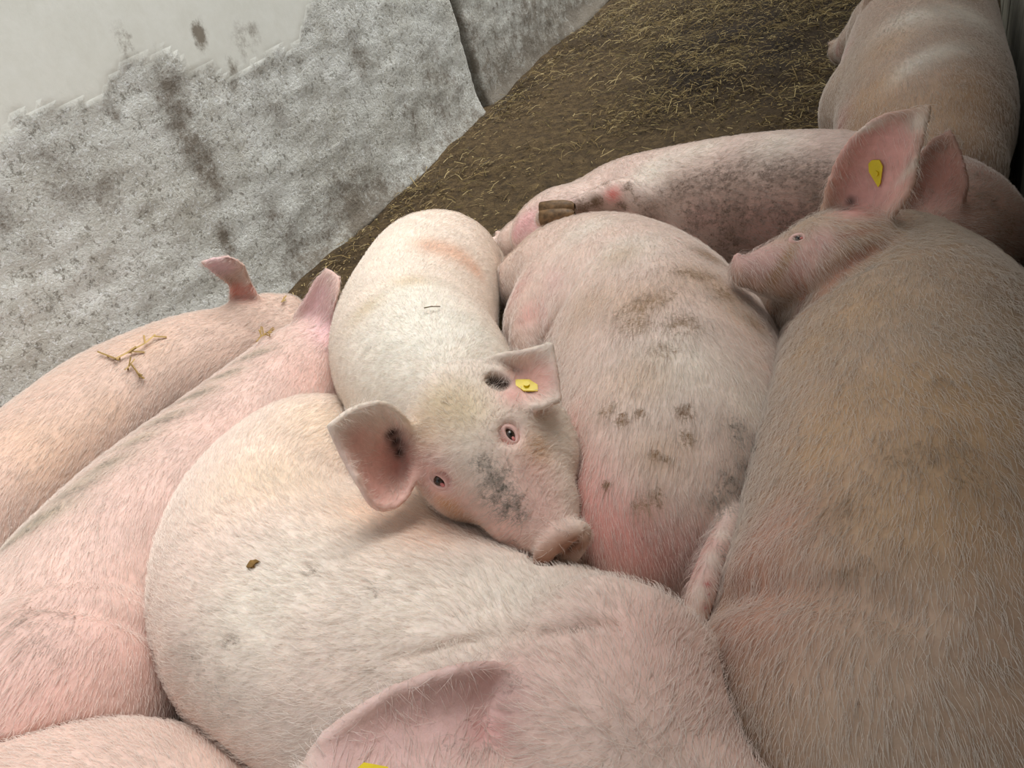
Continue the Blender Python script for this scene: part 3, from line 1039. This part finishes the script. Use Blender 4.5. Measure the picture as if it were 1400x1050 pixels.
dab('G', 'g', MUD, .95, (770, 292, .035), (795, 285, .03), (750, 298, .03), (812, 276, .025))
dab('G', 'g', MUD, .8, (825, 252, .018), (860, 258, .02), (850, 282, .02), (868, 270, .015))
dab('G', 's', s2l((226, 132, 124)), 1.0, (838, 266, .022))
dab('G', 's', s2l((226, 172, 176)), .8, (720, 305, .04), (705, 318, .04), (760, 275, .04))
# shaded ones
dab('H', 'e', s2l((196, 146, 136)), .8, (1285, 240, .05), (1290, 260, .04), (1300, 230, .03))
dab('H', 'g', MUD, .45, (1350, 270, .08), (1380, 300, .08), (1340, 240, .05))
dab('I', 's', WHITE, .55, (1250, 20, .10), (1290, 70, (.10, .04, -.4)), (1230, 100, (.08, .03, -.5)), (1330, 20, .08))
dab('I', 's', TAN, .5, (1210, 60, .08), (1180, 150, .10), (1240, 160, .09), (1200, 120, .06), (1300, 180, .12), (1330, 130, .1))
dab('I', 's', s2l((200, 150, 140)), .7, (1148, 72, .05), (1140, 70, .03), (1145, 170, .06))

INFO = {}


def skin_paint(pig, v, n, base):
    col = np.tile(base, (len(v), 1))
    bare = np.zeros(len(v)); grime = np.zeros(len(v)); gcol = np.tile(MUD, (len(v), 1))
    q = v.astype(F32)
    w1 = np.clip(0.5 + 0.5 * wav(q, 9, pig.seed + 3), 0, 1)[:, None]
    col = col * (1 - 0.16 * w1) + PINK * 0.16 * w1
    for (px, py, r, kind, c, a_) in PAINT[pig.name]:
        i = pick(v, n, px, py)
        rr = r if isinstance(r, tuple) else (r, r, 0.0)
        dlt = v - v[i]
        # oval spot: long axis given as an angle in the picture, laid on the skin
        e1 = ROT @ np.array([math.cos(rr[2]), math.sin(rr[2]), 0]); e1 = e1 - e1.dot(n[i]) * n[i]; e1 /= np.linalg.norm(e1)
        e2 = np.cross(n[i], e1)
        d2 = (dlt @ e1 / rr[0]) ** 2 + (dlt @ e2 / rr[1]) ** 2 + (dlt @ n[i] / max(rr[0], rr[1])) ** 2
        k = np.exp(-d2 * 1.2 * (1 + 0.35 * wav(q, 1.2 / max(rr[0], rr[1]), pig.seed + 1))) * a_
        k = np.clip(k, 0, 1)
        if kind == 'e':
            bare = np.maximum(bare, k)
        if kind in 'se':
            col = col * (1 - k[:, None]) + c * k[:, None]
        else:
            gcol = np.where((k > grime * 0.6)[:, None], gcol * (1 - np.clip(k * 1.6, 0, 1))[:, None] + c * np.clip(k * 1.6, 0, 1)[:, None], gcol)
            grime = np.maximum(grime, k)
    return col, grime, gcol, bare


def make_hair(pig, ob, v, q, n, col, grime, gcol, density, length, rad, mask=None):
    fn = n[q].mean(1)
    fc = v[q].mean(1)
    area = np.linalg.norm(np.cross(v[q[:, 2]] - v[q[:, 0]], v[q[:, 3]] - v[q[:, 1]]), axis=1) * 0.5
    view = CAM - fc
    view /= np.linalg.norm(view, axis=1, keepdims=True)
    ok = (fn * view).sum(1) > -0.25
    s = PROJ(fc)
    ok &= (s[:, 2] > 0.1) & (s[:, 0] > -60) & (s[:, 0] < 1460) & (s[:, 1] > -60) & (s[:, 1] < 1110)
    w = area * ok
    if mask is not None:
        w = w * mask[q].mean(1)
    cnt = int(w.sum() * density)
    f = rng.choice(len(q), cnt, p=w / w.sum())
    a, b = rng.random((2, cnt, 1))
    Q = q[f]
    bil = lambda x: (1 - a) * (1 - b) * x[Q[:, 0]] + a * (1 - b) * x[Q[:, 1]] + a * b * x[Q[:, 2]] + (1 - a) * b * x[Q[:, 3]]
    root = bil(v); nn = bil(n)
    nn /= np.linalg.norm(nn, axis=1, keepdims=True)
    c = bil(col); g = bil(grime[:, None]); gc = bil(gcol)
    # growth runs from the head end of the spine to the tail, and outward from the back line
    sp = catmull(pig.spine, 4)[:, :3]
    k = np.argmin(((root[:, None, :] - sp[None, ::2]) ** 2).sum(2), 1) * 2
    k = np.clip(k, 1, len(sp) - 2)
    flow = sp[k - 1] - sp[k + 1]
    flow = flow / np.linalg.norm(flow, axis=1, keepdims=True)
    flow = flow + np.array([0, 0, -0.45]) + rng.normal(0, .2, (cnt, 3)) + 0.25 * np.stack([wav(root.astype(F32), 11, 3), wav(root.astype(F32), 11, 5), wav(root.astype(F32), 11, 6)], 1)
    flow -= (flow * nn).sum(1, keepdims=True) * nn
    flow /= np.linalg.norm(flow, axis=1, keepdims=True) + 1e-9
    ln = length * rng.uniform(0.5, 1.25, (cnt, 1))
    lift = rng.uniform(.22, .5, (cnt, 1))
    p0 = root - nn * 0.0005
    p1 = root + flow * ln * .35 + nn * ln * .26 * lift * 1.6
    p2 = root + flow * ln * .72 + nn * ln * .30 * lift * 1.5
    p3 = root + flow * ln * 1.0 + nn * ln * .24 * lift
    pts = np.stack([p0, p1, p2, p3], 1).astype(F32)
    hc = bpy.data.hair_curves.new('hair')
    hc.add_curves([4] * cnt)
    hc.attributes['position'].data.foreach_set('vector', pts.ravel())
    ra = hc.attributes.get('radius') or hc.attributes.new('radius', 'FLOAT', 'POINT')
    ra.data.foreach_set('value', np.tile(np.array([rad, rad * .9, rad * .7, rad * .25], F32), cnt))
    hcol = c * 0.45 + np.array([.83, .77, .70]) * 0.55
    hcol = hcol * (1 - np.clip(g * 1.1, 0, .85)) + gc * np.clip(g * 1.1, 0, .85) * 1.3
    hcol = hcol * rng.uniform(.85, 1.12, (cnt, 1))
    ca = hc.attributes.new('haircol', 'FLOAT_COLOR', 'CURVE')
    cc = np.ones((cnt, 4), F32); cc[:, :3] = np.clip(hcol, 0, .95)
    ca.data.foreach_set('color', cc.ravel())
    hc.materials.append(M_HAIR)
    return link('hair', hc, ob, kind='stuff')


def build_pig(key, label, base, hair=(52000, .017, .00019)):
    pig = PIGS[key]
    others = [PIGS[k] for k in NEIGH[key]]
    lo, hi = pig.bounds()
    lo = lo - 0.03; hi = hi + 0.03
    lo[2] = max(lo[2], -0.01)
    v, q = polygonise(lambda p: pig.field(p, others), lo, hi, pig.vox)
    v = relax(v, q, 4, 0.5)
    n = vnormals(v, q)
    if len(v) and ((v - v.mean(0)) * n).sum() < 0:
        q = q[:, ::-1]; n = -n
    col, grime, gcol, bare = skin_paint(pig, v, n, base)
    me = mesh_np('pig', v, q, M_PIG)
    add_attr(me, 'skin', col, 'FLOAT_COLOR')
    add_attr(me, 'grime', grime)
    add_attr(me, 'grimecol', gcol, 'FLOAT_COLOR')
    o = link('pig', me, label=label, category='pig', group='pigs resting in the heap')
    INFO[key] = (o, v, n, q)
    if HAIR_ON:
        make_hair(pig, o, v, q, n, col, grime, gcol, *hair, mask=1 - np.clip(bare * 1.1, 0, .93))
    print('pig', key, len(v))
    return o


LABELS = dict(
    D='pig facing the camera, its head resting on the curled pig in front',
    C='large pale pig curled up in front, under the head of the facing pig',
    E='mud-speckled pig lying with its rump and tail towards the viewer',
    F='biggest brownish pig along the right wall with an upright tagged ear',
    B='pink pig with a greyish back line, second from the concrete wall',
    A='pink pig squeezed right against the concrete wall, ear raised',
    G='pig stretched across the back, muddy flank and bent dirty foreleg',
    H='shaded pig behind the biggest one, only ear and neck showing',
    I='farthest pig of the heap, lying in shade along the right board wall',
    J='pig at the bottom left edge, only its back in view')
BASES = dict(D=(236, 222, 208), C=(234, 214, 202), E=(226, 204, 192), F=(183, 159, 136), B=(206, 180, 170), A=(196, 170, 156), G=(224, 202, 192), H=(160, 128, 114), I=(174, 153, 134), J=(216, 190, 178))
HAIR_ON = True
HAIRS = dict(C=(60000, .022, .00018), F=(52000, .022, .0002), E=(55000, .021, .00019), D=(66000, .015, .00017))
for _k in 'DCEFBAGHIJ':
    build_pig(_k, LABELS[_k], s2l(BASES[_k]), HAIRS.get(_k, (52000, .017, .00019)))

EXTRA = True


def skin_part(name, verts, faces, col, parent):
    me = mesh_np(name, verts, faces, M_PIG)
    nv = len(verts)
    add_attr(me, 'skin', np.tile(col, (nv, 1)) if np.ndim(col) == 1 else col, 'FLOAT_COLOR')
    add_attr(me, 'grime', np.zeros(nv))
    add_attr(me, 'grimecol', np.tile(MUD, (nv, 1)), 'FLOAT_COLOR')
    return link(name, me, parent)


def sphere(c, r, A=np.eye(3), scale=(1, 1, 1), nu=16, nv=10):
    v = []
    for i in range(nv + 1):
        t = math.pi * i / nv
        for j in range(nu):
            p = 2 * math.pi * j / nu
            q = np.array([math.sin(t) * math.cos(p) * scale[0], math.sin(t) * math.sin(p) * scale[1], math.cos(t) * scale[2]]) * r
            v.append(c + q @ A)
    f = [(i * nu + j, (i + 1) * nu + j, (i + 1) * nu + (j + 1) % nu, i * nu + (j + 1) % nu) for i in range(nv) for j in range(nu)]
    return np.array(v), f


def eye(key, px, py, ang, size=1.0, sink=.0045, dirn=None):
    o, v, n, q = INFO[key]
    i = pick(v, n, px, py, 5)
    near = np.linalg.norm(v - v[i], axis=1) < .03
    nn = n[near].mean(0) + (CAM - v[i]) / np.linalg.norm(CAM - v[i]) * 0.6
    nn /= np.linalg.norm(nn)
    top = (v[near] - v[i]) @ nn
    c = v[i] + nn * np.percentile(top, 55)
    # almond axis from its angle in the picture
    e1 = ROT @ np.array([math.cos(ang), math.sin(ang), 0]); e1 -= e1.dot(nn) * nn; e1 /= np.linalg.norm(e1)
    e2 = np.cross(nn, e1)
    A = np.array([e1, e2, nn])
    sv, sf = sphere(c - nn * .007 * size, .0105 * size, A)
    eb = link('eye', mesh_np('eye', sv, sf, M_EYE), o)
    pv, pf = sphere(c + nn * .0028 * size, .0040 * size, A, (1, 1, .35), 12, 6)
    link('pupil', mesh_np('pupil', pv, pf, M_PUPIL), eb)
    # lids: two thick folds around an almond slit
    K, R = 28, 7
    V, Fc, Cc = [], [], []
    for k in range(K):
        a = 2 * math.pi * k / K
        ox = math.cos(a) * .0115 * size
        oy = math.sin(a) * .0062 * size * (1.0 if math.sin(a) > 0 else .8)
        ln = math.hypot(math.cos(a), math.sin(a))
        for r_ in range(R):
            t = r_ / (R - 1)
            w = .017 * size * t
            x_, y_ = ox + math.cos(a) * w, oy + math.sin(a) * w * .95
            z_ = (.0030 * math.sin(min(1, t * 2.2) * math.pi * .6) - .0150 * t ** 2 + .0008 - (.003 if t == 0 else 0)) * size
            V.append(c + e1 * x_ + e2 * y_ + nn * z_)
            Cc.append(s2l((228, 186, 178)) * (0.85 if r_ == 0 else 1) if r_ < 4 else s2l((232, 192, 184)))
    for k in range(K):
        for r_ in range(R - 1):
            Fc.append((k * R + r_, k * R + r_ + 1, ((k + 1) % K) * R + r_ + 1, ((k + 1) % K) * R + r_))
    skin_part('eyelid', np.array(V), np.array(Fc), np.array(Cc), o)
    # pink corner towards the snout
    cv, cf = sphere(c + e1 * .0095 * size + nn * .0012, .0036 * size, A, (1.3, .8, .6), 10, 6)
    skin_part('tear_corner', cv, cf, s2l((214, 132, 130)), o)
    # pale lashes
    lv, lf = [], []
    for k in range(11):
        a = math.pi * (0.15 + 0.07 * k)
        b0 = c + e1 * math.cos(a) * .0125 * size + e2 * math.sin(a) * .0072 * size + nn * .003
        b1 = b0 + e2 * .010 * size + e1 * math.cos(a) * .005 + nn * .006 * size
        w = e1 * .0003
        j = len(lv)
        lv += [b0 - w, b0 + w, b1]
        lf.append((j, j + 1, j + 2))
    return o


eye('D', 602, 657, .55, .85)
eye('D', 696, 594, 1.0, .75)
eye('F', 1090, 327, .2, .62)


def place(key, px, py, ang, lift=.002):
    """frame on the skin at a pixel: in-plane axis along a picture angle, second axis, outward normal"""
    o, v, n, q = INFO[key]
    i = pick(v, n, px, py, 6)
    near = np.linalg.norm(v - v[i], axis=1) < .015
    near &= (n @ n[i]) > .2
    nn = n[near].mean(0); nn /= np.linalg.norm(nn)
    e1 = ROT @ np.array([math.cos(ang), math.sin(ang), 0]); e1 -= e1.dot(nn) * nn; e1 /= np.linalg.norm(e1)
    return v[i] + nn * lift, e1, np.cross(nn, e1), nn


def slab(name, outline, th, c, e1, e2, nn, mat, parent, bend=0.0):
    k = len(outline)
    V = []
    for s_ in (0, 1):
        for (x, y) in outline:
            V.append(c + e1 * x + e2 * y + nn * (th * s_ + bend * x * x))
    V.append(c); V.append(c + nn * th)
    F = [(i, (i + 1) % k, k + (i + 1) % k, k + i) for i in range(k)]
    F += [(2 * k, (i + 1) % k, i, i) for i in range(k)]
    F += [(2 * k + 1, k + i, k + (i + 1) % k, k + (i + 1) % k) for i in range(k)]
    me = bpy.data.meshes.new(name)
    me.from_pydata([tuple(x) for x in V], [], [tuple(dict.fromkeys(f)) for f in F])
    me.materials.append(mat)
    return link(name, me, parent)


def ring_outline(r, k=14, sx=1, sy=1):
    return [(math.cos(2 * math.pi * i / k) * r * sx, math.sin(2 * math.pi * i / k) * r * sy) for i in range(k)]


def tag(key, px, py, ang, outline, lift=.003, label='yellow plastic ear tag'):
    o = INFO[key][0]
    c, e1, e2, nn = place(key, px, py, ang, lift)
    t = slab('ear_tag', outline, .0022, c, e1, e2, nn, M_TAG, o)
    t['label'] = label
    slab('stud', ring_outline(.0045), .0035, c + nn * .002, e1, e2, nn, M_TAG, t)
    slab('pin', ring_outline(.0022), .011, c - nn * .010, e1, e2, nn, M_TAG, t)
    return t, (c, e1, e2, nn)


tag('D', 720, 531, .85, [(-.019, -.002), (-.012, -.010), (.004, -.010), (.019, .002), (.012, .010), (-.004, .010)])
tag('F', 1202, 236, 1.75, [(-.022, -.006), (-.017, -.012), (-.004, -.012), (.022, .002), (.016, .006), (-.010, .011), (-.021, .006)], .004)
tag('C', 512, 1072, .0, [(-.022, -.004), (-.014, -.012), (.004, -.012), (.012, -.003), (.010, .006), (-.012, .010)], .012)

# the trotter on the bent foreleg: two claws and two small dew claws
def horn(name, a, b, ra, rb, parent, mat=M_HOOF):
    a, b = np.asarray(a), np.asarray(b)
    f = (b - a) / np.linalg.norm(b - a)
    u = np.cross(f, [0, 0, 1.0]); u /= np.linalg.norm(u)
    w = np.cross(u, f)
    V, Fc = [], []
    K = 12
    rows = [(0, .5), (.0, 1), (.35, 1.06), (.7, .95), (.92, .7), (1.0, .35)]
    for (t, s_) in rows:
        r_ = (ra + (rb - ra) * t) * s_
        for k in range(K):
            p = 2 * math.pi * k / K
            V.append(a + (b - a) * t + u * math.cos(p) * r_ + w * math.sin(p) * r_ * 1.15)
    for i in range(len(rows) - 1):
        for k in range(K):
            Fc.append((i * K + k, i * K + (k + 1) % K, (i + 1) * K + (k + 1) % K, (i + 1) * K + k))
    V = np.array(V)
    return link(name, mesh_np(name, V, Fc, mat), parent)


go = INFO['G'][0]
for dy, dz in ((-5, .0), (6, -.012)):
    h_ = horn('hoof', W(741, 294 + dy, .315 + dz), W(786, 287 + dy, .32 + dz), .021, .017, go)
    h_['label'] = 'muddy brown hoof of the bent foreleg'

# ------------------------------------------------------------------ bits of straw lying on the pigs
def twig(key, pts, label, width=.0013, side=0, name='straw_twig', cols=(176, 146, 88), lift=.011):
    """a dry stalk laid over the skin along picture points, with short side sprigs"""
    P3 = [place(key, x, y, 0.0, lift)[0] for x, y in pts]
    B, Dv, Ln = [], [], []
    for a, b in zip(P3[:-1], P3[1:]):
        l = np.linalg.norm(b - a)
        B.append(a); Dv.append((b - a) / l); Ln.append([l * 1.02])
    r_ = np.random.default_rng(int(abs(pts[0][0] * 7 + pts[0][1])))
    for k in range(side):
        i = r_.integers(len(P3) - 1)
        a = P3[i] + (P3[i + 1] - P3[i]) * r_.random()
        d = Dv[i] + r_.normal(0, .55, 3); d /= np.linalg.norm(d)
        B.append(a); Dv.append(d); Ln.append([r_.uniform(.012, .03)])
    k = len(B)
    c = np.tile(s2l(cols), (k, 1)) * r_.uniform(.75, 1.15, (k, 1))
    me = stems(name, np.array(B), np.array(Dv), np.array(Ln), np.full((k, 1), width), np.zeros((k, 1)), c, M_STRAW)
    return link(name, me, label=label, category='straw', group='straw bits on the pigs')


twig('A', [(137, 486), (160, 494), (180, 486), (200, 474), (213, 463)], 'long dry straw stalk on the back of the pig against the wall', .0024, 9)
twig('A', [(172, 509), (180, 503), (186, 512), (190, 518)], 'small curled straw sprig just below the long stalk', .002, 6)
twig('A', [(384, 418), (391, 408)], 'golden straw end by the ear of the pig against the wall', .002, 2, lift=.01)
twig('B', [(344, 452), (356, 459), (366, 459), (376, 460)], 'feathery dry grass tip on the neck of the second pig', .0016, 9)
twig('D', [(582, 430), (592, 427)], 'tiny dark straw chip on the white back of the facing pig', .0012, 1, cols=(96, 80, 50))


def crumb(key, px, py, r, label, mat, seed):
    c, e1, e2, nn = place(key, px, py, .4, .001)
    r_ = np.random.default_rng(seed)
    k = 11
    out = [(math.cos(2 * math.pi * i / k) * r * r_.uniform(.35, 1.15), math.sin(2 * math.pi * i / k) * r * r_.uniform(.3, .9)) for i in range(k)]
    o = slab('dry_leaf_scrap' if mat is M_DRYLEAF else 'dung_crumb', out, .004, c, e1, e2, nn, mat, None)
    o['label'] = label; o['category'] = 'leaf scrap' if mat is M_DRYLEAF else 'dung'
    return o


crumb('C', 349, 771, .011, 'brown leaf scrap on the flank of the curled pig', M_DRYLEAF, 3)
